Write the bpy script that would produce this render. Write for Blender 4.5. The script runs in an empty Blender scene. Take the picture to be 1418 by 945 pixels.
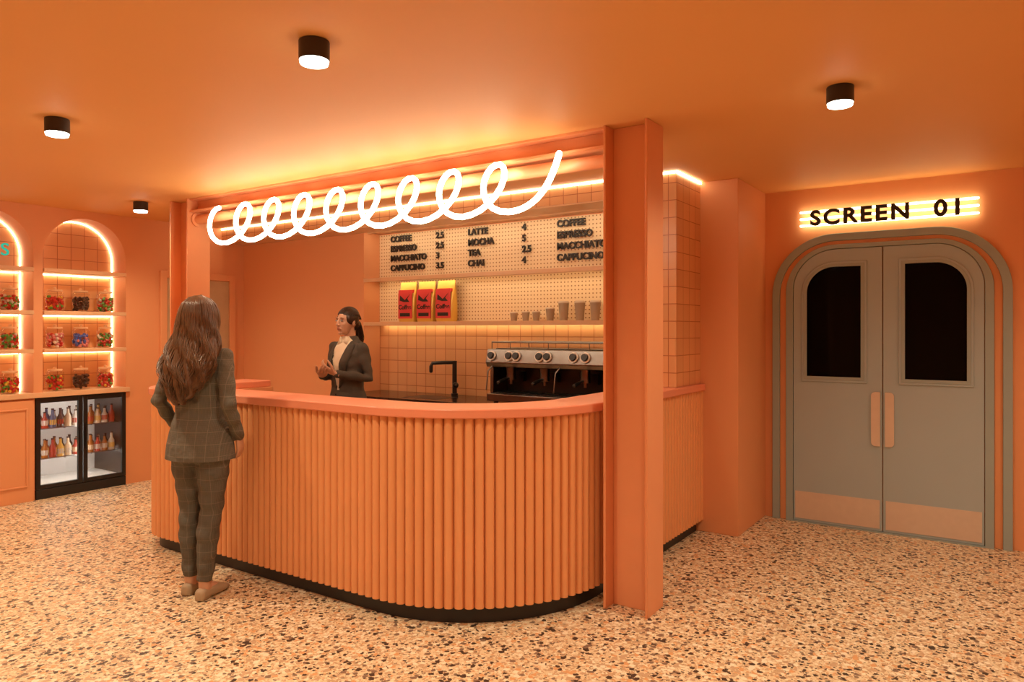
import bpy, bmesh, math, random
from mathutils import Vector, Matrix
random.seed(7)
S = bpy.context.scene
COL = S.collection
pi = math.pi

# ------------------------------------------------------------------ materials
def _nt(name):
    m = bpy.data.materials.new(name); m.use_nodes = True
    nt = m.node_tree; b = nt.nodes["Principled BSDF"]
    return m, nt, b

def mat(name, col, rough=0.5, metal=0.0, var=0.0, vscale=6.0, bump=0.0, bscale=60.0, emit=None, estr=0.0, coat=0.0, spec=None):
    m, nt, b = _nt(name)
    b.inputs["Base Color"].default_value = (*col, 1)
    b.inputs["Roughness"].default_value = rough
    b.inputs["Metallic"].default_value = metal
    if spec is not None: b.inputs["Specular IOR Level"].default_value = spec
    if coat: b.inputs["Coat Weight"].default_value = coat
    tc = nt.nodes.new("ShaderNodeTexCoord")
    if var > 0:
        n = nt.nodes.new("ShaderNodeTexNoise"); n.inputs["Scale"].default_value = vscale; n.inputs["Detail"].default_value = 4
        nt.links.new(tc.outputs["Object"], n.inputs["Vector"])
        r = nt.nodes.new("ShaderNodeMix"); r.data_type = 'RGBA'
        r.inputs[6].default_value = (*[c*(1-var) for c in col], 1)
        r.inputs[7].default_value = (*[min(1, c*(1+var)) for c in col], 1)
        nt.links.new(n.outputs["Fac"], r.inputs[0]); nt.links.new(r.outputs[2], b.inputs["Base Color"])
    if bump > 0:
        n2 = nt.nodes.new("ShaderNodeTexNoise"); n2.inputs["Scale"].default_value = bscale; n2.inputs["Detail"].default_value = 3
        nt.links.new(tc.outputs["Object"], n2.inputs["Vector"])
        bp = nt.nodes.new("ShaderNodeBump"); bp.inputs["Strength"].default_value = bump; bp.inputs["Distance"].default_value = 0.01
        nt.links.new(n2.outputs["Fac"], bp.inputs["Height"]); nt.links.new(bp.outputs[0], b.inputs["Normal"])
    return m

def math_node(nt, op, a, b=None):
    n = nt.nodes.new("ShaderNodeMath"); n.operation = op
    for i, v in enumerate((a, b)):
        if v is None: continue
        if isinstance(v, (int, float)): n.inputs[i].default_value = v
        else: nt.links.new(v, n.inputs[i])
    return n.outputs[0]

def planar(nt, axis):
    tc = nt.nodes.new("ShaderNodeTexCoord"); sp = nt.nodes.new("ShaderNodeSeparateXYZ"); cb = nt.nodes.new("ShaderNodeCombineXYZ")
    nt.links.new(tc.outputs["Object"], sp.inputs[0])
    nt.links.new(sp.outputs[axis], cb.inputs[0]); nt.links.new(sp.outputs[2], cb.inputs[1])
    return cb.outputs[0]

def tile_mat(name, axis, col, grout, size=0.12):
    m, nt, b = _nt(name)
    v = planar(nt, axis)
    br = nt.nodes.new("ShaderNodeTexBrick"); br.offset = 0; br.squash = 1
    br.inputs["Scale"].default_value = 1; br.inputs["Brick Width"].default_value = size; br.inputs["Row Height"].default_value = size
    br.inputs["Mortar Size"].default_value = 0.0030; br.inputs["Mortar Smooth"].default_value = 0.2
    br.inputs["Color1"].default_value = (*col, 1); br.inputs["Color2"].default_value = (*[c*0.9 for c in col], 1)
    br.inputs["Mortar"].default_value = (*grout, 1)
    nt.links.new(v, br.inputs["Vector"]); nt.links.new(br.outputs["Color"], b.inputs["Base Color"])
    bp = nt.nodes.new("ShaderNodeBump"); bp.invert = True; bp.inputs["Strength"].default_value = 0.5; bp.inputs["Distance"].default_value = 0.003
    nt.links.new(br.outputs["Fac"], bp.inputs["Height"]); nt.links.new(bp.outputs[0], b.inputs["Normal"])
    b.inputs["Roughness"].default_value = 0.3
    return m

def emis(name, col, s):
    m = bpy.data.materials.new(name); m.use_nodes = True; nt = m.node_tree
    nt.nodes.clear(); o = nt.nodes.new("ShaderNodeOutputMaterial"); e = nt.nodes.new("ShaderNodeEmission")
    e.inputs[0].default_value = (*col, 1); e.inputs[1].default_value = s; nt.links.new(e.outputs[0], o.inputs[0])
    return m

def glass_mat(name, tint=(1, 1, 1), gl=0.08):
    m = bpy.data.materials.new(name); m.use_nodes = True; nt = m.node_tree; nt.nodes.clear()
    o = nt.nodes.new("ShaderNodeOutputMaterial"); mx = nt.nodes.new("ShaderNodeMixShader")
    t = nt.nodes.new("ShaderNodeBsdfTransparent"); g = nt.nodes.new("ShaderNodeBsdfGlossy")
    t.inputs[0].default_value = (*tint, 1); g.inputs["Roughness"].default_value = 0.05
    mx.inputs[0].default_value = gl
    nt.links.new(t.outputs[0], mx.inputs[1]); nt.links.new(g.outputs[0], mx.inputs[2]); nt.links.new(mx.outputs[0], o.inputs[0])
    return m

ORANGE = (0.82, 0.375, 0.172)
M_wall = mat("orange_paint", ORANGE, 0.55, var=0.04, vscale=1.5, bump=0.05, bscale=90)
M_ceil = mat("orange_ceiling_paint", (0.84, 0.43, 0.15), 0.6, var=0.03, vscale=1.0, bump=0.04)
M_metalp = mat("orange_metal_paint", (0.82, 0.355, 0.17), 0.4, var=0.03, bump=0.02)
M_slat = mat("orange_slat_lacquer", (0.82, 0.375, 0.155), 0.42, var=0.05, vscale=4)
M_gap = mat("slat_gap_shade", (0.50, 0.17, 0.06), 0.6, var=0.05, vscale=4)  # backing darker than the slats: shade of the gaps put into its colour
M_top = mat("coral_countertop", (0.84, 0.31, 0.18), 0.35, var=0.04, vscale=8)
M_black = mat("black_kickboard", (0.012, 0.01, 0.01), 0.4, var=0.1)
M_dark = mat("dark_stone_worktop", (0.03, 0.014, 0.01), 0.18, var=0.3, vscale=25)
M_tileX = tile_mat("orange_tile_x", 0, (0.82, 0.43, 0.20), (0.46, 0.14, 0.05))
M_tileY = tile_mat("orange_tile_y", 1, (0.82, 0.43, 0.20), (0.46, 0.14, 0.05))
M_shelf = mat("tan_shelf_board", (0.80, 0.50, 0.28), 0.4, var=0.08, vscale=10)
M_grey = mat("grey_door_paint", (0.40, 0.51, 0.54), 0.35, var=0.03, vscale=3)
M_greyd = mat("grey_frame_paint", (0.34, 0.43, 0.42), 0.4, var=0.03)
M_kick = mat("brushed_brass_plate", (0.72, 0.64, 0.54), 0.35, 0.3, var=0.06, vscale=20)
M_blackglass = mat("black_glass", (0.003, 0.003, 0.003), 0.05, spec=0.08, var=0.1)
M_letter = mat("black_letter", (0.02, 0.012, 0.008), 0.5, var=0.1)
M_fix = mat("black_fixture", (0.03, 0.022, 0.018), 0.4, var=0.1)
M_wood = mat("tan_wood", (0.55, 0.38, 0.22), 0.45, var=0.15, vscale=12)
M_steel = mat("brushed_steel", (0.27, 0.255, 0.24), 0.28, 1.0, var=0.12, vscale=30)
M_blackp = mat("black_plastic", (0.015, 0.013, 0.012), 0.3, var=0.1)
E_neon = emis("neon_white", (1.0, 0.84, 0.60), 17)
E_led = emis("led_warm", (1.0, 0.84, 0.58), 10)
E_shelf = emis("led_shelf", (1.0, 0.76, 0.42), 14)
E_sign = emis("neon_sign_tube", (1.0, 0.80, 0.46), 9)
E_lamp = emis("lamp_disc", (1.0, 0.90, 0.74), 14)
E_fridge = emis("fridge_light", (1.0, 0.96, 0.9), 15)
E_teal = emis("neon_teal", (0.03, 0.5, 0.33), 1.0)
G_clear = glass_mat("clear_glass", (0.97, 0.95, 0.92), 0.07)

M_peg, nt, b = _nt("pegboard")
v = planar(nt, 0)
sc = nt.nodes.new("ShaderNodeVectorMath"); sc.operation = 'SCALE'; sc.inputs["Scale"].default_value = 30
nt.links.new(v, sc.inputs[0])
vo = nt.nodes.new("ShaderNodeTexVoronoi"); vo.voronoi_dimensions = '2D'; vo.inputs["Randomness"].default_value = 0; vo.inputs["Scale"].default_value = 1
nt.links.new(sc.outputs[0], vo.inputs["Vector"])
f = math_node(nt, 'LESS_THAN', vo.outputs["Distance"], 0.18)
mx = nt.nodes.new("ShaderNodeMix"); mx.data_type = 'RGBA'
mx.inputs[6].default_value = (0.86, 0.68, 0.44, 1); mx.inputs[7].default_value = (0.32, 0.15, 0.06, 1)
nt.links.new(f, mx.inputs[0]); nt.links.new(mx.outputs[2], b.inputs["Base Color"]); b.inputs["Roughness"].default_value = 0.6

# terrazzo
M_floor, nt, b = _nt("terrazzo")
tc = nt.nodes.new("ShaderNodeTexCoord")
nz = nt.nodes.new("ShaderNodeTexNoise"); nz.inputs["Scale"].default_value = 50
nt.links.new(tc.outputs["Object"], nz.inputs["Vector"])
wob = nt.nodes.new("ShaderNodeVectorMath"); wob.operation = 'SCALE'; wob.inputs["Scale"].default_value = 0.024
nt.links.new(nz.outputs["Color"], wob.inputs[0])
add = nt.nodes.new("ShaderNodeVectorMath"); add.operation = 'ADD'
nt.links.new(tc.outputs["Object"], add.inputs[0]); nt.links.new(wob.outputs[0], add.inputs[1])
base = (0.80, 0.655, 0.43, 1)
def chips(prev, scale, dist, stops):
    vo = nt.nodes.new("ShaderNodeTexVoronoi"); vo.voronoi_dimensions = '2D'; vo.inputs["Scale"].default_value = scale
    nt.links.new(add.outputs[0], vo.inputs["Vector"])
    sp = nt.nodes.new("ShaderNodeSeparateColor"); nt.links.new(vo.outputs["Color"], sp.inputs[0])
    th = math_node(nt, 'MULTIPLY', sp.outputs[1], dist)
    msk = math_node(nt, 'LESS_THAN', vo.outputs["Distance"], th)
    cr = nt.nodes.new("ShaderNodeValToRGB"); cr.color_ramp.interpolation = 'CONSTANT'
    el = cr.color_ramp.elements
    el[0].position = 0; el[0].color = (*stops[0][1], 1); el[1].position = stops[1][0]; el[1].color = (*stops[1][1], 1)
    for p, c in stops[2:]:
        e = el.new(p); e.color = (*c, 1)
    nt.links.new(sp.outputs[0], cr.inputs[0])
    mx = nt.nodes.new("ShaderNodeMix"); mx.data_type = 'RGBA'
    nt.links.new(msk, mx.inputs[0])
    if prev is None: mx.inputs[6].default_value = base
    else: nt.links.new(prev, mx.inputs[6])
    nt.links.new(cr.outputs[0], mx.inputs[7])
    return mx.outputs[2]
o = chips(None, 78, 0.80, [(0, (0.62, 0.43, 0.25)), (0.28, (0.90, 0.79, 0.58)), (0.50, (0.55, 0.36, 0.20)), (0.74, (0.13, 0.08, 0.055)), (0.87, (0.74, 0.42, 0.20))])
o = chips(o, 38, 0.60, [(0, (0.06, 0.04, 0.03)), (0.26, (0.74, 0.40, 0.18)), (0.40, (0.92, 0.82, 0.62)), (0.60, (0.24, 0.16, 0.11)), (0.76, (0.60, 0.41, 0.25))])
nt.links.new(o, b.inputs["Base Color"]); b.inputs["Roughness"].default_value = 0.42

# ------------------------------------------------------------------ geometry helpers
class MB:
    def __init__(s): s.v = []; s.f = []; s.m = []
    def add(s, vs, fs, mi=0):
        o = len(s.v); s.v += [tuple(x) for x in vs]; s.f += [tuple(i+o for i in f) for f in fs]; s.m += [mi]*len(fs)
    def box(s, x0, x1, y0, y1, z0, z1, mi=0):
        s.add([(x0,y0,z0),(x1,y0,z0),(x1,y1,z0),(x0,y1,z0),(x0,y0,z1),(x1,y0,z1),(x1,y1,z1),(x0,y1,z1)],
              [(0,3,2,1),(4,5,6,7),(0,1,5,4),(1,2,6,5),(2,3,7,6),(3,0,4,7)], mi)
    def loft(s, rings, n=20, mi=0, power=1.0):
        vs = []; fs = []
        for (c, u, w) in rings:
            c = Vector(c); u = Vector(u); w = Vector(w)
            for i in range(n):
                a = 2*pi*i/n; ca, sa = math.cos(a), math.sin(a)
                if power != 1.0:
                    ca = math.copysign(abs(ca)**power, ca); sa = math.copysign(abs(sa)**power, sa)
                vs.append(c + u*ca + w*sa)
        k = len(rings)
        for r in range(k-1):
            for i in range(n):
                j = (i+1) % n
                fs.append((r*n+i, r*n+j, (r+1)*n+j, (r+1)*n+i))
        fs.append(tuple(reversed(range(n)))); fs.append(tuple((k-1)*n+i for i in range(n)))
        s.add(vs, fs, mi)
    def zloft(s, rows, n=28, mi=0, power=1.0):   # rows: z, rx, ry, cx, cy
        s.loft([((r[3], r[4], r[0]), (r[1], 0, 0), (0, r[2], 0)) for r in rows], n, mi, power)
    def tube(s, pts, rad, n=12, mi=0, closed=False):
        pts = [Vector(p) for p in pts]; k = len(pts)
        if isinstance(rad, (int, float)): rad = [rad]*k
        t = []
        for i in range(k):
            a = pts[max(i-1, 0)]; b2 = pts[min(i+1, k-1)]
            t.append((b2-a).normalized())
        up = Vector((0, 0, 1)) if abs(t[0].z) < 0.9 else Vector((1, 0, 0))
        u = t[0].cross(up).normalized(); rings = []
        for i in range(k):
            u = (u - t[i]*u.dot(t[i])).normalized(); w = t[i].cross(u)
            rings.append((pts[i], u*rad[i], w*rad[i]))
        s.loft(rings, n, mi)
    def cap(s, pts, rad, n=14, mi=0):            # tube with rounded ends
        pts = [Vector(p) for p in pts]
        if isinstance(rad, (int, float)): rad = [rad]*len(pts)
        s.tube(pts, rad, n, mi); s.ball(pts[0], (rad[0],)*3, mi); s.ball(pts[-1], (rad[-1],)*3, mi)
    def cyl(s, p0, p1, r0, r1=None, n=24, mi=0):
        s.tube([p0, p1], [r0, r0 if r1 is None else r1], n, mi)
    def ball(s, c, r, mi=0, nu=16, nv=10, rot=None):
        vs = [Vector((0, 0, 1))]
        for j in range(1, nv):
            th = pi*j/nv
            for i in range(nu):
                a = 2*pi*i/nu; vs.append(Vector((math.sin(th)*math.cos(a), math.sin(th)*math.sin(a), math.cos(th))))
        vs.append(Vector((0, 0, -1)))
        fs = [(0, 1+i, 1+(i+1) % nu) for i in range(nu)]
        for j in range(nv-2):
            for i in range(nu):
                a = 1+j*nu+i; b2 = 1+j*nu+(i+1) % nu
                fs.append((a, a+nu, b2+nu, b2))
        L = len(vs)-1; o = 1+(nv-2)*nu
        fs += [(o+i, L, o+(i+1) % nu) for i in range(nu)]
        c = Vector(c); out = []
        for p in vs:
            q = Vector((p.x*r[0], p.y*r[1], p.z*r[2]))
            if rot: q = rot @ q
            out.append(c+q)
        s.add(out, fs, mi)
    def mesh(s, name, mats, smooth=True, angle=35, recalc=True):
        me = bpy.data.meshes.new(name); me.from_pydata(s.v, [], s.f)
        for m in mats: me.materials.append(m)
        me.polygons.foreach_set("material_index", s.m)
        if recalc:
            bm = bmesh.new(); bm.from_mesh(me); bmesh.ops.recalc_face_normals(bm, faces=bm.faces); bm.to_mesh(me); bm.free()
        if smooth:
            me.polygons.foreach_set("use_smooth", [True]*len(me.polygons)); me.set_sharp_from_angle(angle=math.radians(angle))
        me.update(); return me
    def obj(s, name, mats, parent=None, smooth=True, bevel=0, angle=35):
        if not isinstance(mats, (list, tuple)): mats = [mats]
        ob = bpy.data.objects.new(name, s.mesh(name, mats, smooth, angle)); COL.objects.link(ob)
        if parent: ob.parent = parent
        if bevel:
            md = ob.modifiers.new("bevel", 'BEVEL'); md.width = bevel; md.segments = 2; md.limit_method = 'ANGLE'; md.angle_limit = math.radians(40)
        return ob

def empty(name, loc=(0, 0, 0), rz=0):
    e = bpy.data.objects.new(name, None); COL.objects.link(e); e.location = loc; e.rotation_euler = (0, 0, rz); e.empty_display_size = 0.1
    return e

def box(name, x0, x1, y0, y1, z0, z1, m, parent=None, bevel=0):
    q = MB(); q.box(x0, x1, y0, y1, z0, z1); return q.obj(name, m, parent, smooth=bool(bevel), bevel=bevel)

def plate(name, loops, depth, m, mapf, parent=None, bevel=0):
    cu = bpy.data.curves.new(name, 'CURVE'); cu.dimensions = '2D'; cu.fill_mode = 'BOTH'; cu.extrude = depth/2
    for L in loops:
        sp = cu.splines.new('POLY'); sp.points.add(len(L)-1); sp.use_cyclic_u = True
        for i, p in enumerate(L): sp.points[i].co = (p[0], p[1], 0, 1)
    tmp = bpy.data.objects.new("tmp", cu); COL.objects.link(tmp)
    dg = bpy.context.evaluated_depsgraph_get()
    me = bpy.data.meshes.new_from_object(tmp.evaluated_get(dg)); bpy.data.objects.remove(tmp)
    for vtx in me.vertices: vtx.co = mapf(*vtx.co)
    bm = bmesh.new(); bm.from_mesh(me); bmesh.ops.remove_doubles(bm, verts=bm.verts, dist=1e-5)
    bmesh.ops.recalc_face_normals(bm, faces=bm.faces); bm.to_mesh(me); bm.free()
    me.materials.clear(); me.materials.append(m)
    me.polygons.foreach_set("use_smooth", [True]*len(me.polygons)); me.set_sharp_from_angle(angle=math.radians(30))
    ob = bpy.data.objects.new(name, me); COL.objects.link(ob)
    if parent: ob.parent = parent
    if bevel:
        md = ob.modifiers.new("bevel", 'BEVEL'); md.width = bevel; md.segments = 2; md.limit_method = 'ANGLE'; md.angle_limit = math.radians(50)
    return ob

def text(name, body, size, depth, m, mapf, parent=None, align='LEFT', spacing=1.0, offset=0.0):
    cu = bpy.data.curves.new(name, 'FONT'); cu.body = body; cu.size = size; cu.extrude = depth/2; cu.align_x = align; cu.space_character = spacing; cu.offset = offset
    tmp = bpy.data.objects.new("tmp", cu); COL.objects.link(tmp)
    dg = bpy.context.evaluated_depsgraph_get()
    me = bpy.data.meshes.new_from_object(tmp.evaluated_get(dg)); bpy.data.objects.remove(tmp)
    for vtx in me.vertices: vtx.co = mapf(*vtx.co)
    me.materials.clear(); me.materials.append(m)
    ob = bpy.data.objects.new(name, me); COL.objects.link(ob)
    if parent: ob.parent = parent
    return ob

def remesh(q, name, voxel, mats, matfn=None, parent=None, smooth=6, disp=None):
    me = q.mesh("tmp", mats); ob = bpy.data.objects.new("tmp", me); COL.objects.link(ob)
    md = ob.modifiers.new("r", 'REMESH'); md.mode = 'VOXEL'; md.voxel_size = voxel
    sm = ob.modifiers.new("s", 'SMOOTH'); sm.iterations = smooth; sm.factor = 0.5
    dg = bpy.context.evaluated_depsgraph_get()
    m2 = bpy.data.meshes.new_from_object(ob.evaluated_get(dg)); bpy.data.objects.remove(ob)
    m2.name = name; m2.materials.clear()
    for m in mats: m2.materials.append(m)
    if disp:
        for vtx in m2.vertices: vtx.co = disp(vtx.co.copy(), vtx.normal.copy())
    idx = [matfn(p.center, p.normal) if matfn else 0 for p in m2.polygons]
    m2.polygons.foreach_set("material_index", idx)
    m2.polygons.foreach_set("use_smooth", [True]*len(m2.polygons)); m2.update()
    o2 = bpy.data.objects.new(name, m2); COL.objects.link(o2)
    if parent: o2.parent = parent
    return o2

# ------------------------------------------------------------------ people
M_skin = mat("skin", (0.62, 0.36, 0.24), .5, var=.06, vscale=20)
M_lip = mat("lips", (0.45, 0.13, 0.10), .4, var=.05)
M_eye = mat("eye_white", (.72, .66, .6), .2, var=.02)
M_iris = mat("iris", (.05, .025, .015), .15, var=.1)
M_hairb = mat("hair_brown", (.115, .055, .024), .36, var=.55, vscale=30)
M_haird = mat("hair_dark", (.035, .016, .009), .35, var=.4, vscale=30)
M_shirt = mat("cream_shirt", (.85, .75, .58), .7, var=.05, bump=.2, bscale=40)
M_blz = mat("charcoal_blazer", (.08, .068, .055), .8, var=.15, bump=.3, bscale=50)
M_trsb = mat("black_trousers", (.03, .022, .018), .8, var=.1)
M_shoe = mat("beige_suede_shoe", (.42, .32, .21), .7, var=.1)
M_shoed = mat("black_shoe", (.02, .015, .012), .4, var=.1)
def plaid(name, c0, c1, c2):
    m, nt, b = _nt(name); tc = nt.nodes.new("ShaderNodeTexCoord"); sp = nt.nodes.new("ShaderNodeSeparateXYZ"); nt.links.new(tc.outputs["Object"], sp.inputs[0])
    def line(sock, f, w): return math_node(nt, 'LESS_THAN', math_node(nt, 'FRACT', math_node(nt, 'MULTIPLY', sock, f)), w)
    a = math_node(nt, 'MAXIMUM', line(sp.outputs[0], 18, .045), line(sp.outputs[2], 15, .04))
    fine = math_node(nt, 'MULTIPLY', line(sp.outputs[0], 160, .5), line(sp.outputs[2], 160, .5))
    m1 = nt.nodes.new("ShaderNodeMix"); m1.data_type = 'RGBA'; m1.inputs[6].default_value = (*c0, 1); m1.inputs[7].default_value = (*c1, 1); nt.links.new(fine, m1.inputs[0])
    m2 = nt.nodes.new("ShaderNodeMix"); m2.data_type = 'RGBA'; m2.inputs[7].default_value = (*c2, 1); nt.links.new(m1.outputs[2], m2.inputs[6]); nt.links.new(a, m2.inputs[0])
    nt.links.new(m2.outputs[2], b.inputs["Base Color"]); b.inputs["Roughness"].default_value = .85
    n = nt.nodes.new("ShaderNodeTexNoise"); n.inputs["Scale"].default_value = 14; nt.links.new(tc.outputs["Object"], n.inputs["Vector"])
    bp = nt.nodes.new("ShaderNodeBump"); bp.inputs["Strength"].default_value = .8; bp.inputs["Distance"].default_value = .025; nt.links.new(n.outputs["Fac"], bp.inputs["Height"]); nt.links.new(bp.outputs[0], b.inputs["Normal"])
    return m
M_plaid = plaid("grey_check_wool", (.115, .108, .085), (.16, .145, .115), (.20, .18, .14))
M_plaid2 = plaid("grey_check_trouser", (.10, .092, .073), (.135, .122, .095), (.17, .15, .118))

def hand(parent, wrist, d, n, thumb_side, curl, name):
    d = Vector(d).normalized(); n = Vector(n); n = (n-d*n.dot(d)).normalized(); s = d.cross(n)*thumb_side
    w = Vector(wrist); q = MB()
    q.loft([(w-d*.04, s*.024, n*.019), (w, s*.025, n*.017), (w+d*.03, s*.034, n*.015), (w+d*.065, s*.038, n*.013), (w+d*.085, s*.036, n*.010)], 18)
    for k, (off, L) in enumerate(((.028, .072), (.0095, .082), (-.0095, .075), (-.028, .058))):
        p0 = w+d*(.078-abs(off)*.15)+s*off; ang = curl*(.35+.1*k); P = [p0]; R = [.0095]
        for j, fr in enumerate((.45, .32, .23)):
            dd = (d*math.cos(ang)+n*math.sin(ang)+s*off*1.5).normalized(); P.append(P[-1]+dd*L*fr); R.append((.009, .0082, .007)[j]); ang += curl*.75
        q.cap(P, R, n=10)
    p0 = w+d*.018+s*.024
    t1 = (s*.75+d*.75+n*.35).normalized(); t2 = (s*.35+d*.95+n*.4).normalized()
    q.cap([p0, p0+t1*.036, p0+t1*.036+t2*.03, p0+t1*.036+t2*.055], [.013, .0115, .010, .008], n=10)
    return remesh(q, name, .0034, [M_skin], None, parent, smooth=3)

def head(parent, zc, yaw, tilt=0):
    R = Matrix.Rotation(yaw, 4, 'Z') @ Matrix.Rotation(tilt, 4, 'X'); H = Matrix.Translation((0, .012, zc)) @ R
    q = MB()
    q.ball((0, -.012, .025), (.072, .09, .086)); q.ball((0, .030, -.018), (.058, .060, .080)); q.ball((0, .034, -.058), (.047, .050, .048)); q.ball((0, .068, -.092), (.020, .016, .016))
    for sx in (-1, 1):
        q.ball((sx*.034, .056, -.020), (.022, .022, .024)); q.ball((sx*.0105, .096, -.027), (.007, .009, .0065)); q.ball((sx*.072, -.008, -.008), (.008, .017, .028)); q.ball((sx*.026, .076, .030), (.027, .010, .007))
    q.cap([(0, .086, .018), (0, .097, -.008), (0, .104, -.023)], [.007, .008, .009], n=10)
    q.ball((0, .083, -.056), (.024, .010, .012))
    q.cap([(0, -.018, -.04), (0, -.026, -.10), (0, -.032, -.17)], [.044, .043, .048], n=18)
    for i, v_ in enumerate(q.v): q.v[i] = tuple(H @ Vector(v_))
    remesh(q, "head", .0038, [M_skin], None, parent, smooth=6)
    q = MB()
    for sx in (-1, 1):
        q.ball((sx*.029, .0785, .008), (.0135, .0110, .0065), 0); q.ball((sx*.029, .0858, .008), (.0055, .0045, .0055), 1)
        q.tube([(sx*.016, .085, .012), (sx*.029, .0905, .0155), (sx*.044, .081, .010)], .0017, n=6, mi=1)
        q.tube([(sx*.013, .0895, .028), (sx*.030, .089, .033), (sx*.049, .074, .028)], [.002, .0026, .0013], n=6, mi=3)
    q.ball((0, .0915, -.052), (.019, .0045, .0032), 2); q.ball((0, .0905, -.0595), (.015, .0045, .0040), 2)
    for i, v_ in enumerate(q.v): q.v[i] = tuple(H @ Vector(v_))
    q.obj("facial_features", [M_eye, M_iris, M_lip, M_haird], parent)
    return H

def strands(name, lists, m, parent, depth=.0035):
    cu = bpy.data.curves.new(name, 'CURVE'); cu.dimensions = '3D'; cu.bevel_depth = depth; cu.bevel_resolution = 1
    for L in lists:
        sp = cu.splines.new('POLY'); sp.points.add(len(L)-1)
        for i, P in enumerate(L):
            sp.points[i].co = (*P, 1); f = i/(len(L)-1); sp.points[i].radius = 1.0-.7*max(0, f-.7)/.3
    cu.materials.append(m); o = bpy.data.objects.new(name, cu); COL.objects.link(o); o.parent = parent; return o

TORSO = [(.785, .182, .132, 0), (.86, .184, .132, 0), (.95, .162, .118, 0), (1.04, .140, .104, .002), (1.13, .148, .110, .006), (1.22, .162, .118, .008), (1.30, .168, .112, 0), (1.36, .154, .093, -.008), (1.395, .115, .077, -.016), (1.425, .070, .062, -.02), (1.45, .056, .056, -.02)]
def torso_y(x, z):
    for a, b2 in zip(TORSO[:-1], TORSO[1:]):
        if a[0] <= z <= b2[0]:
            f = (z-a[0])/(b2[0]-a[0]); rx = a[1]+f*(b2[1]-a[1]); ry = a[2]+f*(b2[2]-a[2]); cy = a[3]+f*(b2[3]-a[3])
            return cy+ry*math.sqrt(max(0, 1-(x/rx)**2))
    return 0.1

def body(parent, arms, feet, mats, shirt=None):
    q = MB()
    q.zloft([(r[0], r[1], r[2], 0, r[3]) for r in TORSO], 32, power=.9)
    for sx in (-1, 1): q.ball((sx*.062, .076, 1.235), (.060, .050, .056))
    for side, (sh, el, wr) in arms.items():
        sh, el, wr = Vector(sh), Vector(el), Vector(wr)
        m1 = sh.lerp(el, .5); m2 = el.lerp(wr, .5)
        q.cap([sh, m1, el, m2, wr], [.054, .048, .041, .038, .033], n=16)
    q.tube([(0+.062*math.cos(a), -.02+.062*math.sin(a), 1.425+.012*(-math.sin(a))) for a in [2*pi*i/20+pi*.85 for i in range(17)]], .014, n=8)
    q.zloft([(.76, .15, .105, 0, 0), (.84, .165, .115, 0, -.005), (.92, .16, .112, 0, 0)], 24)
    for sx, (fx, fy) in zip((-1, 1), feet):
        hip = Vector((sx*.085, 0, .85)); an = Vector((fx, fy-.02, .10)); kn = Vector(((hip.x+an.x)/2, (hip.y+an.y)/2+.02, .48))
        q.tube([hip, hip.lerp(kn, .35), hip.lerp(kn, .7), kn, kn.lerp(an, .35)+Vector((0, -.012, 0)), kn.lerp(an, .7), an], [.100, .088, .072, .061, .060, .050, .041], n=18)
    def mf(c, n):
        if c.z < .79: return 1
        if shirt and c.y > .02 and c.z > 1.02 and abs(c.x) < .012+(c.z-1.02)*.17 and abs(c.x) < .075: return 2
        return 0
    def disp(c, n):
        a = .0022*(math.sin(c.z*70+c.x*25)+math.sin(c.z*43-c.y*60))
        return c+n*a
    remesh(q, "clothed_body", .0085, [mats[0], mats[1], mats[4]], mf, parent, smooth=4, disp=disp)
    q = MB(); k = 40; vs = []
    prof = [(1.03, .128, .095), (1.0, .150, .110), (.97, .163, .120), (.92, .178, .131), (.85, .193, .142), (.79, .199, .147), (.776, .200, .148), (.776, .192, .140), (.85, .184, .132)]
    for z, rx, ry in prof:
        for i in range(k):
            a = 2*pi*i/k; f_ = 1+.012*math.sin(6*a)*(1 if z < .9 else .3); vs.append((rx*math.cos(a)*f_, ry*math.sin(a)*f_, z))
    q.add(vs, [(r*k+i, r*k+(i+1) % k, (r+1)*k+(i+1) % k, (r+1)*k+i) for r in range(len(prof)-1) for i in range(k)])
    q.obj("jacket_skirt", mats[0], parent, angle=60)
    for sx, (fx, fy) in zip((-1, 1), feet):
        q = MB(); q.cap([(fx, fy-.02, .13), (fx, fy-.015, .06)], [.032, .034], n=14); q.ball((fx, fy+.03, .045), (.036, .07, .03)); remesh(q, "ankle", .007, [mats[2]], None, parent, 2)
        q = MB(); to = sx*.012
        q.loft([((fx, fy-.075, .030), (.018, 0, 0), (0, 0, .024)), ((fx, fy-.06, .034), (.033, 0, 0), (0, 0, .032)), ((fx, fy-.01, .036), (.036, 0, 0), (0, 0, .034)), ((fx+to*.5, fy+.06, .032), (.043, 0, 0), (0, 0, .030)), ((fx+to, fy+.12, .024), (.043, 0, 0), (0, 0, .022)), ((fx+to, fy+.16, .017), (.030, 0, 0), (0, 0, .014)), ((fx+to, fy+.172, .014), (.012, 0, 0), (0, 0, .007))], 20, power=.8)
        q.box(fx-.028, fx+.028, fy-.07, fy-.01, .0, .02)
        remesh(q, "shoe", .006, [mats[3]], None, parent, 3)

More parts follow.
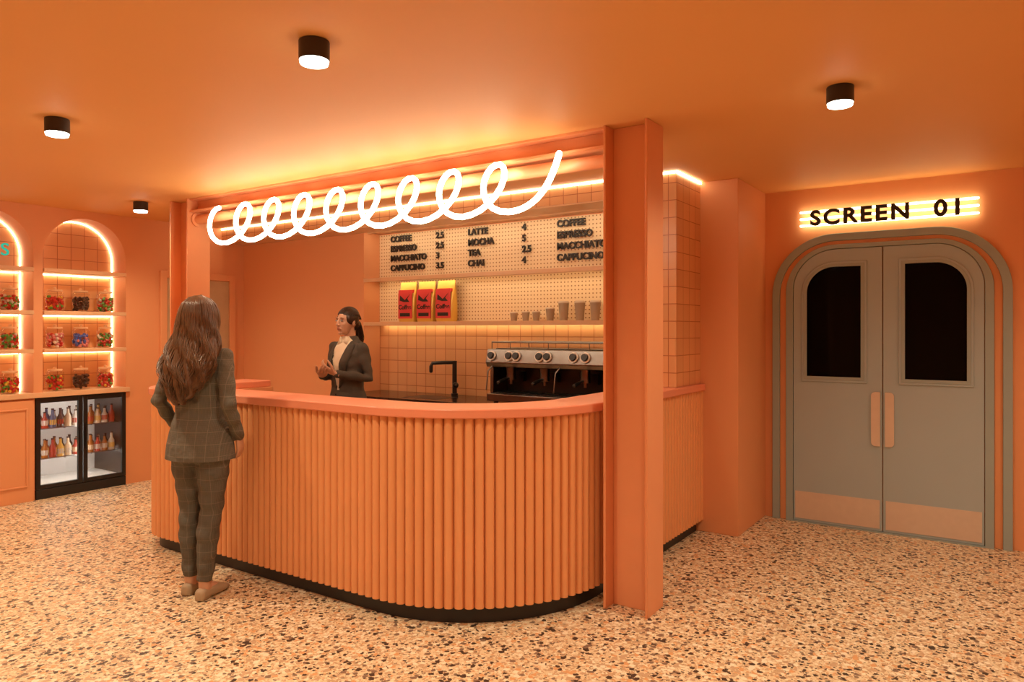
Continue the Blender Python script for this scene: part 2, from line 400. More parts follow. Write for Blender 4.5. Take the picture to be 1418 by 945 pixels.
def lapels(parent, m, mshirt, btn):
    for sx in (-1, 1):
        n = 14; vs = []
        for i in range(n):
            f = i/(n-1); z = 1.03+f*.375; xi = .010+(z-1.03)*.165; wdt = .012+.055*math.sin(min(1, f*1.15)*pi*.62)
            if f > .8: wdt *= 1-(f-.8)*1.5
            for xx, lift in ((xi, .010), (xi+wdt*.5, .014), (xi+wdt, .008)): vs.append((sx*xx, torso_y(xx, z)+lift+.018*math.exp(-((z-1.235)/.06)**2), z))
        fs = [(3*i+j, 3*i+j+1, 3*i+j+4, 3*i+j+3) for i in range(n-1) for j in (0, 1)]
        q = MB(); q.add(vs, fs); o = q.obj("lapel", m, parent, angle=60); md = o.modifiers.new("s", 'SOLIDIFY'); md.thickness = .005
        q = MB(); q.add([(sx*.004, .058, 1.40), (sx*.05, .062, 1.375), (sx*.056, .035, 1.425), (sx*.03, .045, 1.45)], [(0, 1, 2, 3)]); o = q.obj("shirt_collar", mshirt, parent); md = o.modifiers.new("s", 'SOLIDIFY'); md.thickness = .006
    q = MB()
    for z in (.90, .98): q.ball((.012, torso_y(.012, z)+.012, z), (.009, .005, .009))
    q.obj("buttons", btn, parent)

def customer(g):
    feet = [(-.070, .03), (.060, -.03)]
    arms = {'R': ((.152, -.005, 1.345), (.232, -.085, 1.09), (.205, .055, .90)), 'L': ((-.152, -.005, 1.345), (-.222, -.06, 1.10), (-.200, .08, .925))}
    body(g, arms, feet, [M_plaid, M_plaid2, M_skin, M_shoe, M_shirt])
    hand(g, (.203, .062, .893), (-.10, .35, -.93), (-1, -.1, 0), 1, .5, "hand_r")
    hand(g, (-.198, .087, .918), (.10, .35, -.93), (1, -.1, 0), -1, .5, "hand_l")
    H = head(g, 1.565, math.radians(-14))
    HR = [(1.09, .030, .016, -.03, -.150), (1.13, .075, .032, -.02, -.155), (1.20, .125, .046, 0, -.150), (1.30, .158, .062, 0, -.120), (1.38, .155, .080, 0, -.075), (1.46, .128, .094, 0, -.040), (1.53, .112, .104, 0, -.022), (1.60, .100, .107, 0, -.012), (1.645, .082, .091, 0, -.012), (1.675, .052, .060, 0, -.012), (1.692, .012, .015, 0, -.012)]
    q = MB(); q.zloft(HR, 32)
    remesh(q, "hair_mass", .008, [M_hairb], None, g, 3, disp=lambda c, n: c+n*(.006*math.sin(math.atan2(c.x, -c.y-.02)*16+c.z*18)+.003*math.sin(c.x*160+c.z*30)))
    def hrow(z):
        for a, b2 in zip(HR[:-1], HR[1:]):
            if a[0] <= z <= b2[0]:
                f = (z-a[0])/(b2[0]-a[0]); return [a[k]+f*(b2[k]-a[k]) for k in range(5)]
        return HR[0] if z < HR[0][0] else HR[-1]
    SL = []
    for k in range(420):
        phi = random.uniform(-2.1, 2.1); zend = 1.08+random.uniform(0, .16)+.09*abs(phi)/2; ph = random.choice((0, .5, 1.1))+random.uniform(-.5, .5)+phi*5; am = random.uniform(.009, .020); lift = random.uniform(.0, .007); L = []
        for i in range(34):
            z = 1.690-(1.690-zend)*(i/33)**1.1; r = hrow(max(z, 1.13)); w_ = am*min(1, max(0, (1.6-z)/.3))
            pp = phi*(1 if z > 1.5 else 1-.25*(1.5-z)/.4)
            x = r[3]+(r[1]+lift)*math.sin(pp)+w_*math.sin(z*42+ph); y = r[4]-(r[2]+lift)*math.cos(pp)+w_*.7*math.cos(z*42+ph)
            L.append((x, y, z))
        SL.append(L)
    strands("hair_strands", SL, M_hairb, g, .0036)

def barista(g):
    feet = [(-.08, 0), (.08, 0)]
    arms = {'R': ((.150, -.005, 1.35), (.215, -.02, 1.11), (.085, .20, 1.13)), 'L': ((-.150, -.005, 1.35), (-.215, -.02, 1.11), (-.085, .20, 1.15))}
    body(g, arms, feet, [M_blz, M_trsb, M_skin, M_shoed, M_shirt], shirt=True)
    lapels(g, M_blz, M_shirt, M_blackp)
    hand(g, (.072, .218, 1.135), (-.75, .55, .30), (-.2, -.3, 1), 1, .55, "hand_r")
    hand(g, (-.072, .218, 1.156), (.70, .50, .45), (.4, -.5, .8), -1, .7, "hand_l")
    H = head(g, 1.565, math.radians(-4))
    q = MB(); q.ball((0, -.020, .036), (.079, .092, .086)); q.ball((0, -.075, -.02), (.05, .045, .05)); q.ball((0, -.115, -.02), (.03, .03, .032))
    for sx in (-1, 1): q.ball((sx*.060, .004, .022), (.020, .050, .045))
    for i, v_ in enumerate(q.v): q.v[i] = tuple(H @ Vector(v_))
    remesh(q, "hair_cap", .005, [M_haird], None, g, 3)
    SL = []
    for k in range(260):
        a = random.uniform(-1.5, 1.5); L = []; st = random.uniform(.9, 1.25)
        for i in range(12):
            f = i/11; th = st*(1-f)+(-1.75)*f
            aa = a*(.95 if f < .6 else .95*(1-(f-.6)*1.8)); sx = math.sin(aa); cx = max(.25, math.cos(aa))
            x = .082*sx; y = -.020+.094*math.sin(th)*cx; z = .036+.088*math.cos(th)*cx
            if f > .85: y -= (f-.85)*.15
            L.append(tuple(H @ Vector((x, y, z))))
        SL.append(L)
    for k in range(90):
        ox = random.gauss(0, .010); oy = random.gauss(0, .009); ph = random.uniform(0, 6); L = []
        for i in range(14):
            f = i/13; w_ = 1+.9*math.sin(f*pi)
            L.append(tuple(H @ Vector((ox*w_+.05*f+.006*math.sin(f*9+ph), -.125-.03*math.sin(f*pi)+oy*w_, -.02-.26*f))))
        SL.append(L)
    strands("hair_strands", SL, M_haird, g, .003)

# ------------------------------------------------------------------ room shell
CH = 2.60
XL = -7.05; YD = 6.0
box("floor", -7.9, 1.8, -2.7, 6.2, -0.1, 0, M_floor)
box("ceiling", -7.9, 1.8, -2.7, 6.2, CH, CH+0.1, M_ceil)
box("wall_door_side", -1.58, 1.6, YD, YD+0.15, 0, CH, M_wall)
box("wall_right", 1.6, 1.75, -2.65, YD+0.15, 0, CH, M_wall)
box("wall_behind", -7.9, 1.6, -2.65, -2.5, 0, CH, M_wall)
box("wall_bar_back", -5.166, -1.9, 5.30, 5.45, 0, CH, M_wall)
box("wall_bar_left", XL, -5.166, 5.07, 5.45, 0, CH, M_wall)
box("wall_pier", -1.90, -1.58, 5.27, YD+0.15, 0, CH, M_wall, bevel=0.004)
def arch(y0, y1, z0, ztop, n=24):
    r = (y1-y0)/2; c = (y0+y1)/2; zc = ztop-r
    return [(y0, z0), (y1, z0)] + [(c+r*math.cos(a), zc+r*math.sin(a)) for a in [pi*i/n for i in range(n+1)]]
NICHES = [(2.20, 2.935), (3.01, 3.745), (1.39, 2.125)]
loops = [[(-2.5, 0), (5.3, 0), (5.3, CH), (-2.5, CH)]]
for i, (a, b2) in enumerate(NICHES): loops.append(arch(a, b2, 0.90, 2.53) if i != 1 else [(2.945, 0.004), (3.745, 0.004)]+arch(a, b2, 0.90, 2.53)[2:]+[(3.01, 0.90), (2.945, 0.90)])
plate("wall_left", loops, 0.25, M_wall, lambda u, v, w: (XL-0.125+w, u, v))
box("wall_left_niche_back", XL-0.30, XL-0.25, 1.0, 4.0, 0.90, CH, M_tileY)
box("wall_left_outer", -7.9, -7.75, -2.5, 5.45, 0, CH, M_wall)

g = empty("bar_bulkhead")
box("bulkhead_front", XL+0.002, -2.15, 4.79, 5.07, 2.455, CH-0.001, M_tileX, g)
box("bulkhead_rear", -5.164, -2.15, 5.07, 5.298, 2.455, CH-0.001, M_tileX, g)
box("soffit_panel", XL+0.002, -2.152, 4.80, 5.068, 2.445, 2.455, M_shelf, g)
box("tiled_return", -2.15, -1.872, 4.79, 5.268, 1.102, CH-0.001, M_tileX, g)
box("tiled_return_side", -1.872, -1.862, 4.79, 5.268, 1.102, CH-0.001, M_tileY, g)
q = MB(); q.box(XL+0.01, -1.850, 4.778, 4.789, CH-0.016, CH-0.002); q.box(-1.861, -1.850, 4.789, 5.265, CH-0.016, CH-0.002)
q.obj("led_strip", E_led, g, smooth=False)
box("soffit_led", -5.10, -2.2, 5.09, 5.12, 2.447, 2.454, E_led, g)
box("soffit_led_trim", -5.12, -2.18, 5.07, 5.085, 2.435, 2.454, M_shelf, g)

# ------------------------------------------------------------------ steel columns & beam
def hcolumn(name, x0, x1, y0=3.51, y1=3.72):
    g = empty(name); q = MB(); t = 0.016
    q.box(x0, x0+t, y0, y1, 0, CH-0.001); q.box(x1-t, x1, y0, y1, 0, CH-0.001)
    ym = (y0+y1)/2; q.box(x0+t, x1-t, ym-0.012, ym+0.012, 0, CH-0.001)
    q.obj("h_section", M_metalp, g, smooth=True, bevel=0.003); return g
hcolumn("steel_column", -1.777, -1.52); hcolumn("steel_column", -5.90, -5.64)
g = empty("ceiling_beam")
q = MB(); q.box(-5.64, -1.777, 3.53, 3.70, CH-0.014, CH-0.001); q.box(-5.64, -1.777, 3.605, 3.625, 2.50, CH-0.014); q.box(-5.64, -1.777, 3.53, 3.70, 2.486, 2.50)
q.obj("i_section", M_metalp, g, smooth=False)
q = MB(); q.cyl((-5.638, 3.60, 2.43), (-1.779, 3.60, 2.43), 0.038, n=24); q.cyl((-5.638, 3.60, 2.43), (-5.62, 3.60, 2.43), 0.06); q.cyl((-1.797, 3.60, 2.43), (-1.779, 3.60, 2.43), 0.06)
q.obj("pipe_rail", M_metalp, g)

# ------------------------------------------------------------------ neon squiggle
g = empty("neon_squiggle_sign")
pts = []; p = 0.338; Rx = 0.128; Rz = 0.142; zc = 2.325; X0 = -5.19
def sq(x, z): return Vector((x+0.34*z, 3.47, zc+z))
N = 18*9
for i in range(N+1):
    tau = pi + (17*pi)*i/N
    x = X0 + p*(tau-pi)/(2*pi) + Rx*math.sin(tau); pts.append(sq(x, -Rz*math.cos(tau)))
x_end = X0 + p*8.5
for i in range(1, 15):
    a = (pi/2)*i/14; pts.append(sq(x_end+0.255*math.sin(a), -Rz+2.0*Rz*(1-math.cos(a))))
for i, P in enumerate(pts):
    tau = pi+(17*pi)*i/N; P.y += 0.022*math.sin(tau)
q = MB(); q.cap(pts, 0.0172, n=12); q.obj("neon_tube", E_neon, g)
q = MB()
for k in range(9):
    x = X0+k*p; q.cyl((x+0.04, 3.47, zc+0.13), (x+0.04, 3.585, zc+0.13), 0.005, n=8)
q.obj("mount_pins", M_steel, g)

# ------------------------------------------------------------------ counter
def cpath(step=0.052):
    def line(a, b2):
        a = Vector(a); b2 = Vector(b2); L = (b2-a).length; d = (b2-a)/L
        return L, lambda s: (a+d*s, Vector((-d.y, d.x)))
    def arc(c, r, a0, a1):
        L = r*abs(a1-a0)
        def fn(s):
            a = a0+(a1-a0)*s/L; n = Vector((math.cos(a), math.sin(a))); return Vector(c)+n*r, n
        return L, fn
    segs = [line((-1.86, 5.262), (-1.86, 3.66)), arc((-2.75, 3.66), 0.89, 0, -pi/2), line((-2.75, 2.77), (-4.75, 2.77)),
            arc((-4.75, 3.09), 0.32, -pi/2, -pi), line((-5.07, 3.09), (-5.07, 3.70))]
    tot = sum(s[0] for s in segs); n = int(tot/step); out = []
    for i in range(n+1):
        s = tot*i/n
        for L, fn in segs:
            if s <= L+1e-9:
                out.append(fn(s)); break
            s -= L
    return out
CP = []
for pt, n in cpath():
    if (pt-Vector((-3.3, 4.0))).dot(n) < 0: n = -n
    CP.append((pt, n))
def ribbon(q, P, o0, o1, z0, z1, mi=0):
    k = len(P); vs = []
    for pt, n in P:
        a = pt+n*o0; b2 = pt+n*o1
        vs += [(a.x, a.y, z0), (b2.x, b2.y, z0), (b2.x, b2.y, z1), (a.x, a.y, z1)]
    fs = []
    for i in range(k-1):
        for j in range(4):
            fs.append((4*i+j, 4*i+(j+1) % 4, 4*(i+1)+(j+1) % 4, 4*(i+1)+j))
    fs += [(0, 1, 2, 3), (4*k-1, 4*k-2, 4*k-3, 4*k-4)]
    q.add(vs, fs, mi)
g = empty("bar_counter")
q = MB(); ribbon(q, CP, -0.05, 0.0, 0.09, 1.055); q.obj("counter_panel", M_gap, g)
q = MB(); ribbon(q, CP, -0.08, -0.03, 0.0, 0.09); q.obj("kickboard", M_black, g)
q = MB(); ribbon(q, CP, -0.27, 0.042, 1.052, 1.10); q.obj("countertop", M_top, g, bevel=0.006)
q = MB()
for pt, n in CP:
    t = Vector((-n.y, n.x)); r = 0.0235; vs = []; k = 8
    for z in (0.088, 1.054):
        for i in range(k+1):
            a = -pi/2+pi*i/k; pp = pt+n*(r*math.cos(a))+t*(r*math.sin(a)); vs.append((pp.x, pp.y, z))
        bq = pt-n*0.004; vs.append((bq.x, bq.y, z))
    m_ = k+2
    fs = [(i, (i+1) % m_, m_+(i+1) % m_, m_+i) for i in range(m_)]+[tuple(reversed(range(m_))), tuple(range(m_, 2*m_))]
    q.add(vs, fs)
q.obj("half_round_slats", M_slat, g, angle=50)
box("return_cupboard", -5.015, -4.76, 3.12, 3.69, 0.0, 1.051, M_wall, g)

g = empty("back_counter")
box("cabinet_run", -5.10, -2.16, 4.74, 5.296, 0.0, 0.86, M_wall, g)
box("worktop", -5.15, -2.155, 4.70, 5.284, 0.86, 0.90, M_dark, g, bevel=0.004)
box("sink_rim", -4.42, -4.0, 4.80, 5.08, 0.898, 0.9005, M_blackp, g)
box("tile_backsplash", -5.164, -2.152, 5.288, 5.299, 0.90, 1.56, M_tileX)
box("pegboard", -5.164, -2.152, 5.285, 5.299, 1.58, 2.444, M_peg)
for nm, z in (("display_shelf", 2.0), ("display_shelf", 1.575)):
    g = empty(nm)
    box("board", -5.164, -2.152, 5.07, 5.284, z-0.022, z, M_shelf, g, bevel=0.002)
    box("front_lip", -5.164, -2.152, 5.062, 5.072, z-0.036, z, M_shelf, g, bevel=0.002)
    if z < 1.9: box("led_strip", -5.10, -2.2, 5.235, 5.247, z-0.030, z-0.0225, E_shelf, g)
    else: box("led_strip", -5.10, -2.2, 5.076, 5.088, z-0.032, z-0.0225, E_shelf, g)
g = empty("sink_tap")
q = MB(); q.cyl((-4.10, 5.15, 0.902), (-4.10, 5.15, 0.925), 0.032); q.cyl((-4.10, 5.15, 0.92), (-4.10, 5.15, 1.22), 0.021)
q.cap([(-4.10, 5.15, 1.205), (-4.17, 5.07, 1.205), (-4.235, 5.0, 1.20), (-4.243, 4.992, 1.17), (-4.243, 4.992, 1.13)], 0.017)
q.cap([(-4.09, 5.14, 1.00), (-4.01, 5.08, 1.01)], 0.010); q.ball((-4.08, 5.14, 1.0), (0.028,)*3)
q.obj("tap_body", M_blackp, g)

# ------------------------------------------------------------------ menu
g = empty("menu_lettering")
wallmap = lambda x0, z0, y, sx=1: (lambda u, v, w: (x0+u*sx, y-w, z0+v))
rows = [2.365, 2.27, 2.175, 2.08]
cols = [(-5.0, ["COFFEE", "ESPRESSO", "MACCHIATO", "CAPPUCINO"]), (-4.42, ["2.5", "2.5", "3", "3.5"]), (-4.04, ["LATTE", "MOCHA", "TEA", "CHAI"]),
        (-3.45, ["4", "5", "2.5", "4"]), (-3.10, ["COFFEE", "ESPRESSO", "MACCHIATO", "CAPPUCINO"]), (-2.5, ["2.5", "2.5", "3", "3.5"])]
for x, ws in cols:
    for z, w_ in zip(rows, ws):
        text("word_"+w_.lower().replace(".", "_"), w_, 0.078, 0.014, M_letter, wallmap(x, z, 5.272), g, offset=0.0025)

# ------------------------------------------------------------------ bags & cups
M_bag = mat("gold_foil_bag", (0.78, 0.50, 0.10), 0.35, 0.3, var=0.1, bump=0.2, bscale=30)
M_lab = mat("red_label", (0.72, 0.06, 0.06), 0.5, var=0.1)
for i, x in enumerate((-4.66, -4.43, -4.20)):
    g = empty("coffee_bag", (x, 5.16, 1.576), 0.0)
    q = MB()
    R = []
    for z, w, d in ((0, .095, .045), (.02, .10, .05), (.12, .10, .05), (.22, .10, .042), (.30, .10, .02), (.34, .10, .006), (.375, .10, .004)):
        R.append(((0, 0, z), (w, 0, 0), (0, d, 0)))
    q.loft(R, 24, power=0.35); q.obj("pouch", M_bag, g)
    q = MB(); q.box(-.085, .085, -.056, -.049, .03, .27, 0); q.box(-.085, .085, -.052, -.020, .27, .30, 0)
    q.add([(-.06, -.0575, .250), (.0, -.0575, .205), (.07, -.0575, .262), (.03, -.0575, .215), (.06, -.0575, .185), (-.01, -.0575, .185), (-.065, -.0575, .20)], [(0, 1, 5, 6), (1, 2, 3), (1, 3, 4, 5)], 1)
    q.box(-.062, .062, -.0575, -.056, .050, .082, 1); q.obj("label", [M_lab, M_letter], g, smooth=False)
    text("label_text", "Coffee", 0.058, 0.002, M_letter, lambda u, v, w: (u, -0.0575-w, 0.118+v), g, align='CENTER', offset=.0015)
M_cup = mat("kraft_paper_cup", (0.42, 0.32, 0.22), 0.6, var=0.08)
M_lid = mat("cup_lid", (0.70, 0.60, 0.48), 0.4, var=0.03)
for x, h, r in ((-3.46, .075, .034), (-3.34, .08, .035), (-3.235, .08, .035), (-3.10, .11, .038), (-2.97, .16, .044), (-2.82, .16, .044), (-2.68, .16, .044), (-2.5, .16, .044)):
    g = empty("paper_cup", (x, 5.16, 1.576)); q = MB()
    q.cyl((0, 0, 0), (0, 0, h*.9), r*.72, r); q.obj("cup_body", M_cup, g)
    q = MB(); q.cyl((0, 0, h*.88), (0, 0, h*.93), r*1.06); q.cyl((0, 0, h*.93), (0, 0, h), r*.95, r*.85); q.obj("lid", M_lid, g)

# ------------------------------------------------------------------ espresso machine
g = empty("espresso_machine")
x0, x1, y0, y1 = -3.46, -2.35, 4.76, 5.22
q = MB()
q.box(x0, x1, y0, y1, .925, .985); q.box(x0, x0+.03, y0+.05, y1, .985, 1.22); q.box(x1-.03, x1, y0+.05, y1, .985, 1.22)
def prism(q, prof, xa, xb, mi=0):
    k = len(prof); vs = [(xa, a, b_) for a, b_ in prof]+[(xb, a, b_) for a, b_ in prof]
    q.add(vs, [(i, (i+1) % k, k+(i+1) % k, k+i) for i in range(k)]+[tuple(reversed(range(k))), tuple(range(k, 2*k))], mi)
prism(q, [(y0, 1.235), (y0+.03, 1.345), (y1, 1.345), (y1, 1.20), (y0+.02, 1.20)], x0-.012, x1+.012)
q.obj("steel_housing", M_steel, g, bevel=0.006)
q = MB(); q.box(x0+.03, x1-.03, 5.02, y1-.01, .985, 1.20); q.box(x0+.03, x1-.03, y0+.02, y0+.24, .985, .993)
for k in range(4): q.cyl((x0+.06+k*.33, y0+.05, .902), (x0+.06+k*.33, y0+.05, .926), .02)
for k in range(14): q.box(x0+.06+k*.073, x0+.10+k*.073, y0+.03, y0+.22, .993, .998)
q.box(x0+.05, x1-.05, y0+.06, y1-.05, 1.346, 1.352)
q.obj("black_recess", M_blackp, g, bevel=0.003)
q = MB()
for gx in (-3.30, -2.98, -2.62):
    q.cyl((gx, 4.88, 1.205), (gx, 4.88, 1.13), .042, .036, mi=1); q.cyl((gx, 4.88, 1.13), (gx, 4.88, 1.095), .040, mi=1)
    q.cap([(gx, 4.85, 1.11), (gx+.01, 4.77, 1.105), (gx+.015, 4.68, 1.085)], [.010, .013, .015])
    q.cyl((gx, 4.88, 1.10), (gx, 4.88, 1.06), .012, mi=1)
    q.box(gx-.06, gx+.06, 4.97, 5.03, 1.08, 1.16)
q.obj("portafilters", [M_blackp, M_steel], g)
q = MB()
for dx in (.045, .215, .285, .50, .57, .80, .90):
    c = Vector((x0+dx, y0+.013, 1.29)); nrm = Vector((0, -.965, .26))
    q.cyl(c, c+nrm*.012, .040, n=24, mi=0); q.cyl(c+nrm*.012, c+nrm*.03, .029, .026, n=24, mi=1)
q.obj("dials", [mat("dial_ring", (0.85, 0.78, 0.68), 0.3, var=0.02), M_blackp], g)
q = MB()
zr = 1.40; q.tube([(x0+.02, y0+.05, zr), (x1-.02, y0+.05, zr)], .006); q.tube([(x0+.02, y1-.03, zr), (x1-.02, y1-.03, zr)], .006); q.tube([(x0+.02, y0+.05, zr), (x0+.02, y1-.03, zr)], .006)
for k in range(7):
    xx = x0+.02+k*(x1-x0-.04)/6; q.cyl((xx, y0+.05, 1.34), (xx, y0+.05, zr), .004, n=8)
for xx in (-3.43, -2.80): q.cap([(xx+.02, 4.79, 1.22), (xx+.0, 4.74, 1.17), (xx-.01, 4.73, 1.02)], .006)
q.obj("cup_rail_and_wands", M_steel, g)

# ------------------------------------------------------------------ double doors
def rr_top(x0, x1, z0, z1, rl, rr_, n=14):
    L = [(x0, z0), (x1, z0)]
    if rr_ > 0: L += [(x1-rr_+rr_*math.cos(a), z1-rr_+rr_*math.sin(a)) for a in [pi/2*i/n for i in range(n+1)]]
    else: L.append((x1, z1))
    if rl > 0: L += [(x0+rl+rl*math.cos(a), z1-rl+rl*math.sin(a)) for a in [pi/2+pi/2*i/n for i in range(n+1)]]
    else: L.append((x0, z1))
    return L
XC = -0.726
fm = lambda yc: (lambda u, v, w: (XC+u, yc+w, v))
def ring(name, ho, hi, zo, zi, ro, ri, y_a, y_b, m, parent):
    o = rr_top(-ho, ho, 0, zo, ro, ro); i = rr_top(-hi, hi, 0, zi, ri, ri)
    loop = [o[1]]+o[2:]+[o[0]]+[i[0]]+list(reversed(i[2:]))+[i[1]]
    return plate(name, [loop], y_b-y_a, m, fm((y_a+y_b)/2), parent, bevel=0.004)
g = empty("door_1")
ring("outer_architrave", .79, .735, 2.235, 2.18, .46, .41, 5.962, 5.999, M_greyd, g)
ring("orange_band", .735, .685, 2.18, 2.15, .41, .36, 5.982, 5.999, M_wall, g)
ring("inner_frame", .685, .632, 2.15, 2.118, .36, .31, 5.955, 5.999, M_greyd, g)
def leaf(sgn):
    mf = lambda yc: (lambda u, v, w: (XC+sgn*u, yc+w, v))
    def rr(a, b2, z0, z1, r): return rr_top(a, b2, z0, z1, 0, r)
    plate("leaf", [rr(.004, .628, .012, 2.114, .305), rr(.140, .533, 1.136, 1.985, .20)], 0.03, M_grey, mf(5.978), g, bevel=0.003)
    plate("window_moulding", [rr(.105, .568, 1.10, 2.02, .235), rr(.140, .533, 1.136, 1.985, .20)], 0.012, M_grey, mf(5.957), g, bevel=0.004)
    plate("window_moulding_inner", [rr(.122, .551, 1.118, 2.002, .217), rr(.146, .527, 1.142, 1.979, .194)], 0.010, M_greyd, mf(5.951), g, bevel=0.003)
    plate("glass", [rr(.140, .533, 1.136, 1.985, .20)], 0.006, M_blackglass, mf(5.985), g)
    plate("kick_plate", [[(.02, .03), (.615, .03), (.615, .24), (.02, .24)]], 0.004, M_kick, mf(5.961), g)
    r = .028; L = [(.016, .64)]+[(.076-r+r*math.cos(a), .64+r+r*math.sin(a)) for a in [-pi/2+pi/2*i/8 for i in range(9)]]+[(.076-r+r*math.cos(a), 1.04-r+r*math.sin(a)) for a in [pi/2*i/8 for i in range(9)]]+[(.016, 1.04)]
    plate("push_plate", [L], 0.014, M_kick, mf(5.954), g, bevel=0.003)
leaf(-1); leaf(1)
box("threshold", XC-.68, XC+.68, 5.95, 5.999, 0, .010, M_greyd, g)

g = empty("screen_neon_sign")
q = MB()
for z in (2.310, 2.362, 2.414): q.cap([(-1.30, 5.968, z), (-.135, 5.968, z)], .0085)
q.obj("neon_bars", E_sign, g)
text("sign_letters", "SCREEN  01", 0.158, 0.022, M_letter, wallmap(-1.225, 2.307, 5.935, 1.05), g, spacing=1.22, offset=0.005)
q = MB()
for x in (-1.2, -.7, -.25): q.cyl((x, 5.945, 2.362), (x, 5.999, 2.362), .006)
q.obj("standoffs", M_fix, g)

g = empty("door_2")
box("trim_frame_left", XL, XL+.035, 4.08, 4.15, 0, 2.10, M_wall, g, bevel=.004); box("trim_frame_right", XL, XL+.035, 4.87, 4.94, 0, 2.10, M_wall, g, bevel=.004)
box("trim_frame_head", XL, XL+.035, 4.15, 4.87, 2.03, 2.10, M_wall, g, bevel=.004)
box("leaf", XL+.001, XL+.02, 4.155, 4.865, .01, 2.025, M_wood, g)

# ------------------------------------------------------------------ niches
CM = [mat("candy_"+n, c, .35, var=.1) for n, c in (("red", (.6, .03, .02)), ("green", (.12, .35, .05)), ("pink", (.75, .25, .25)), ("blue", (.06, .12, .5)), ("brown", (.05, .018, .01)), ("yellow", (.8, .5, .06)), ("white", (.8, .7, .6)))]
PAL = {"mix": [0, 0, 1, 5, 0], "dark": [4, 4, 4], "pink": [2, 6, 0, 2], "blue": [3, 3, 2, 3], "rg": [0, 1, 0, 1, 6]}
layouts = {1.67: ["mix", "dark", "rg"], 1.33: ["pink", "blue", "rg"], 0.945: ["mix", "dark", "mix"]}
def jar_row(y0, y1, z, kinds):
    g = empty("candy_jars")
    q = MB(); c = MB()
    for i, kd in enumerate(kinds):
        y = y0+(y1-y0)*(i+.5)/3; x = -7.15; r = .074; h = .16
        q.cyl((x, y, z+.001), (x, y, z+h), r, n=20, mi=0); q.cyl((x, y, z+h), (x, y, z+h+.02), r, r*.75, n=20, mi=0); q.cyl((x, y, z+h+.02), (x, y, z+h+.035), r*.8, n=20, mi=1); q.ball((x, y, z+h+.045), (.014,)*3, 1)
        for k in range(110):
            a = random.uniform(0, 2*pi); rr_ = (r-.014)*math.sqrt(random.uniform(.35, 1)); zz = z+.016+random.uniform(0, .115)
            c.ball((x+rr_*math.cos(a), y+rr_*math.sin(a), zz), (.0135,)*3, random.choice(PAL[kd]), 8, 5)
    q.obj("glass_jars", [G_clear, M_shelf], g); c.obj("candies", CM, g)
gt = empty("niche_countertop")
box("nosing", XL+.001, XL+.035, 1.3, 3.77, .90, .945, M_shelf, gt, bevel=.004)
for ni, (a, b2) in enumerate(NICHES):
    box("niche_base", -7.298, XL+.001, a+.002, b2-.002, .902, .945, M_shelf, gt)
    if ni == 2: continue
    g = empty("niche_shelving")
    for z in (2.05, 1.67, 1.33):
        box("shelf_board", -7.298, XL+.02, a+.002, b2-.002, z-.035, z, M_shelf, g, bevel=.004)
        box("shelf_led", -7.29, -7.28, a+.03, b2-.03, z-.046, z-.036, E_shelf, g)
    A = [(-7.290, y, z) for y, z in arch(a+.010, b2-.010, .95, 2.52)[1:]] + [(-7.290, a+.010, .95)]
    q = MB(); q.tube(A, .0055, n=8); q.obj("arch_led", E_led, g)
    for z, kd in layouts.items(): jar_row(a+.03, b2-.03, z+.001, kd)
g = empty("base_cabinet")
for a, b2 in ((2.10, 2.50), (2.515, 2.93), (1.3, 2.085)):
    box("door_panel", XL+.001, XL+.022, a, b2, .0, .885, M_wall, g, bevel=.003)
    q = MB()
    for (ya, yb, za, zb) in ((a+.05, b2-.05, .80, .815), (a+.05, b2-.05, .13, .145), (a+.05, a+.065, .145, .80), (b2-.065, b2-.05, .145, .80)): q.box(XL+.022, XL+.032, ya, yb, za, zb)
    q.obj("panel_moulding", M_wall, g, bevel=.003)
text("neon_snacks_sign", "SNACKS", .15, .015, E_teal, lambda u, v, w: (XL-.03+w, 2.76+u, 2.14+v), None, align='RIGHT')

g = empty("drinks_fridge")
ya, yb = 2.95, 3.74; xb = -7.60; q = MB()
q.box(xb, XL-.02, ya, ya+.02, .01, .895); q.box(xb, XL-.02, yb-.02, yb, .01, .895); q.box(xb, XL-.02, ya, yb, .87, .895); q.box(xb, XL-.02, ya, yb, .01, .10)
q.box(XL-.02, XL+.012, ya, yb, .0, .085)
q.obj("cabinet_body", M_blackp, g, bevel=.002)
M_lin = mat("fridge_liner", (.85, .84, .82), .4, var=.02)
box("inner_back", xb-.01, xb, ya, yb, .01, .895, M_lin, g)
box("inner_floor", xb, XL-.03, ya+.02, yb-.02, .10, .105, M_lin, g)
ym = (ya+yb)/2
for (a, b2) in ((ya, ym-.003), (ym+.003, yb)):
    q = MB(); t = .038
    q.box(XL-.018, XL+.014, a, a+t, .09, .893); q.box(XL-.018, XL+.014, b2-t, b2, .09, .893); q.box(XL-.018, XL+.014, a+t, b2-t, .09, .125); q.box(XL-.018, XL+.014, a+t, b2-t, .85, .893)
    q.obj("door_frame", M_blackp, g, bevel=.003)
    box("door_glass", XL-.004, XL, a+t, b2-t, .125, .85, G_clear, g)
    q = MB(); q.cap([(XL+.03, (b2-.02 if a == ya else a+.02), .40), (XL+.03, (b2-.02 if a == ya else a+.02), .62)], .007); q.obj("handle", M_blackp, g)
box("light_tube", XL-.05, XL-.04, ym-.006, ym+.006, .13, .85, E_fridge, g); box("light_tube", XL-.05, XL-.04, ya+.022, ya+.03, .13, .85, E_fridge, g)
box("light_tube", xb+.2, xb+.22, ya+.04, yb-.04, .85, .865, E_fridge, g)
box("light_tube", xb+.3, xb+.32, ya+.04, yb-.04, .318, .332, E_fridge, g)
q = MB()
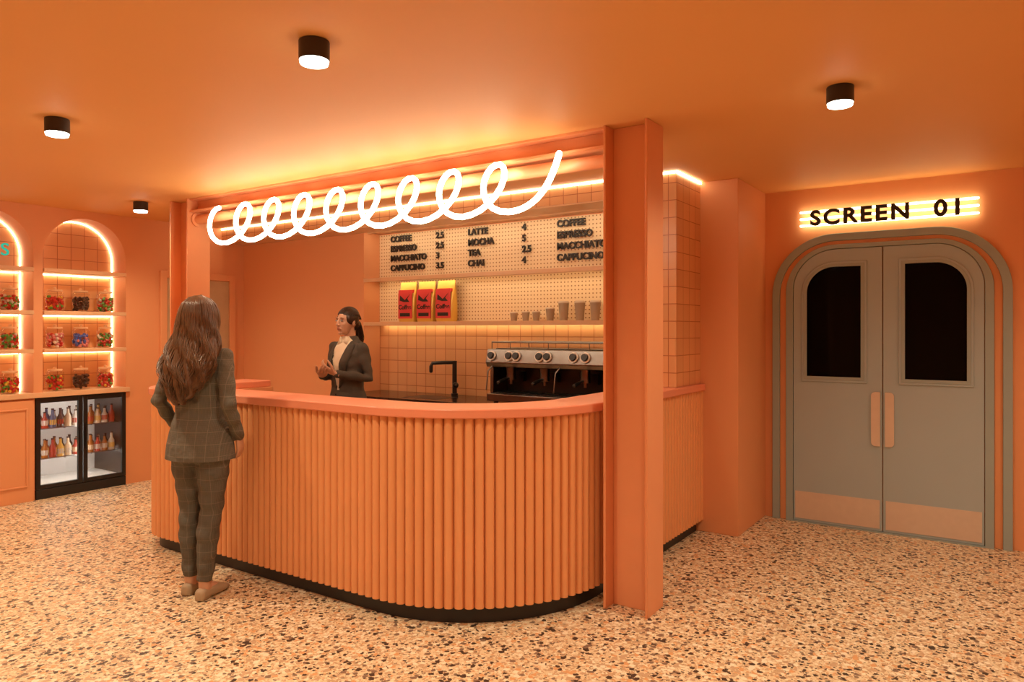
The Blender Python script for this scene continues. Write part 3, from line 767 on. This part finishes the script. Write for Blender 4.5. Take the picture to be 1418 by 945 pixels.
for z in (.34, .61):
    for k in range(12): q.box(xb+.02+k*.04, xb+.026+k*.04, ya+.03, yb-.03, z-.006, z)
    for k in range(4): q.box(xb+.01, XL-.07, ya+.04+k*.235, ya+.045+k*.235, z-.010, z-.005)
q.obj("wire_shelves", M_steel, g)
BM = [mat("bottle_"+n, c, .2, var=.1) for n, c in (("amber", (.35, .12, .02)), ("red", (.4, .05, .03)), ("gold", (.7, .45, .10)), ("clear", (.6, .55, .48)), ("cream", (.75, .62, .45)), ("dark", (.04, .02, .02)), ("blue", (.08, .14, .3)))]
q = MB()
for z in (.341, .611):
    for r_ in range(2):
        for k in range(11):
            y = ya+.06+k*.066; x = XL-.12-r_*.12; mi = random.choice([0, 0, 1, 2, 3, 4, 5, 5, 6]); rr_ = .027; hh = random.choice((1, 1, .85))
            q.zloft([(z, rr_, rr_, x, y), (z+.09*hh, rr_, rr_, x, y), (z+.12*hh, rr_*.45, rr_*.45, x, y), (z+.16*hh, rr_*.38, rr_*.38, x, y)], 10, mi); q.cyl((x, y, z+.16*hh), (x, y, z+.172*hh), .012, n=10, mi=5)
            q.cyl((x, y, z+.025), (x, y, z+.07), rr_+.0008, n=10, mi=random.choice([3, 4, 1, 2]))
q.obj("bottles", BM, g)

# ------------------------------------------------------------------ downlights
def downlight(x, y, power=92):
    g = empty("ceiling_downlight", (x, y, CH)); q = MB()
    q.cyl((0, 0, -.075), (0, 0, -.001), .058, n=32); q.obj("housing", M_fix, g, bevel=.003)
    q = MB(); q.cyl((0, 0, -.088), (0, 0, -.075), .052, .055, n=32); q.obj("diffuser", E_lamp, g)
    l = bpy.data.lights.new("lamp", 'SPOT'); l.energy = power; l.color = (1, .83, .57); l.spot_size = math.radians(155); l.spot_blend = 1; l.shadow_soft_size = .06
    o = bpy.data.objects.new("lamp", l); COL.objects.link(o); o.parent = g; o.location = (0, 0, -.10)
for x, y in ((-2.17, 1.87), (-4.08, 1.81), (-6.14, 3.39), (-.605, 3.55), (-6.2, 1.3), (-.3, 1.6), (-2.2, -.4), (-4.2, -.4), (-.2, -.6), (-6.2, -.6), (1.1, 4.6)):
    downlight(x, y)

customer(empty("customer_woman", (-3.76, 2.42, 0), math.radians(22)))
barista(empty("barista_woman", (-4.43, 4.17, 0), math.radians(182)))

# ------------------------------------------------------------------ world & camera
w = bpy.data.worlds.new("world"); S.world = w; w.use_nodes = True
w.node_tree.nodes["Background"].inputs[0].default_value = (.9, .5, .25, 1); w.node_tree.nodes["Background"].inputs[1].default_value = .1
cam = bpy.data.cameras.new("camera"); co = bpy.data.objects.new("camera", cam); COL.objects.link(co)
co.location = (0, 0, 1.5); co.rotation_euler = (pi/2, 0, math.radians(34)); cam.sensor_width = 36; cam.lens = 1005/1418*36; cam.shift_y = -15.5/1418; cam.clip_start = .02
S.camera = co
S.view_settings.view_transform = 'Standard'
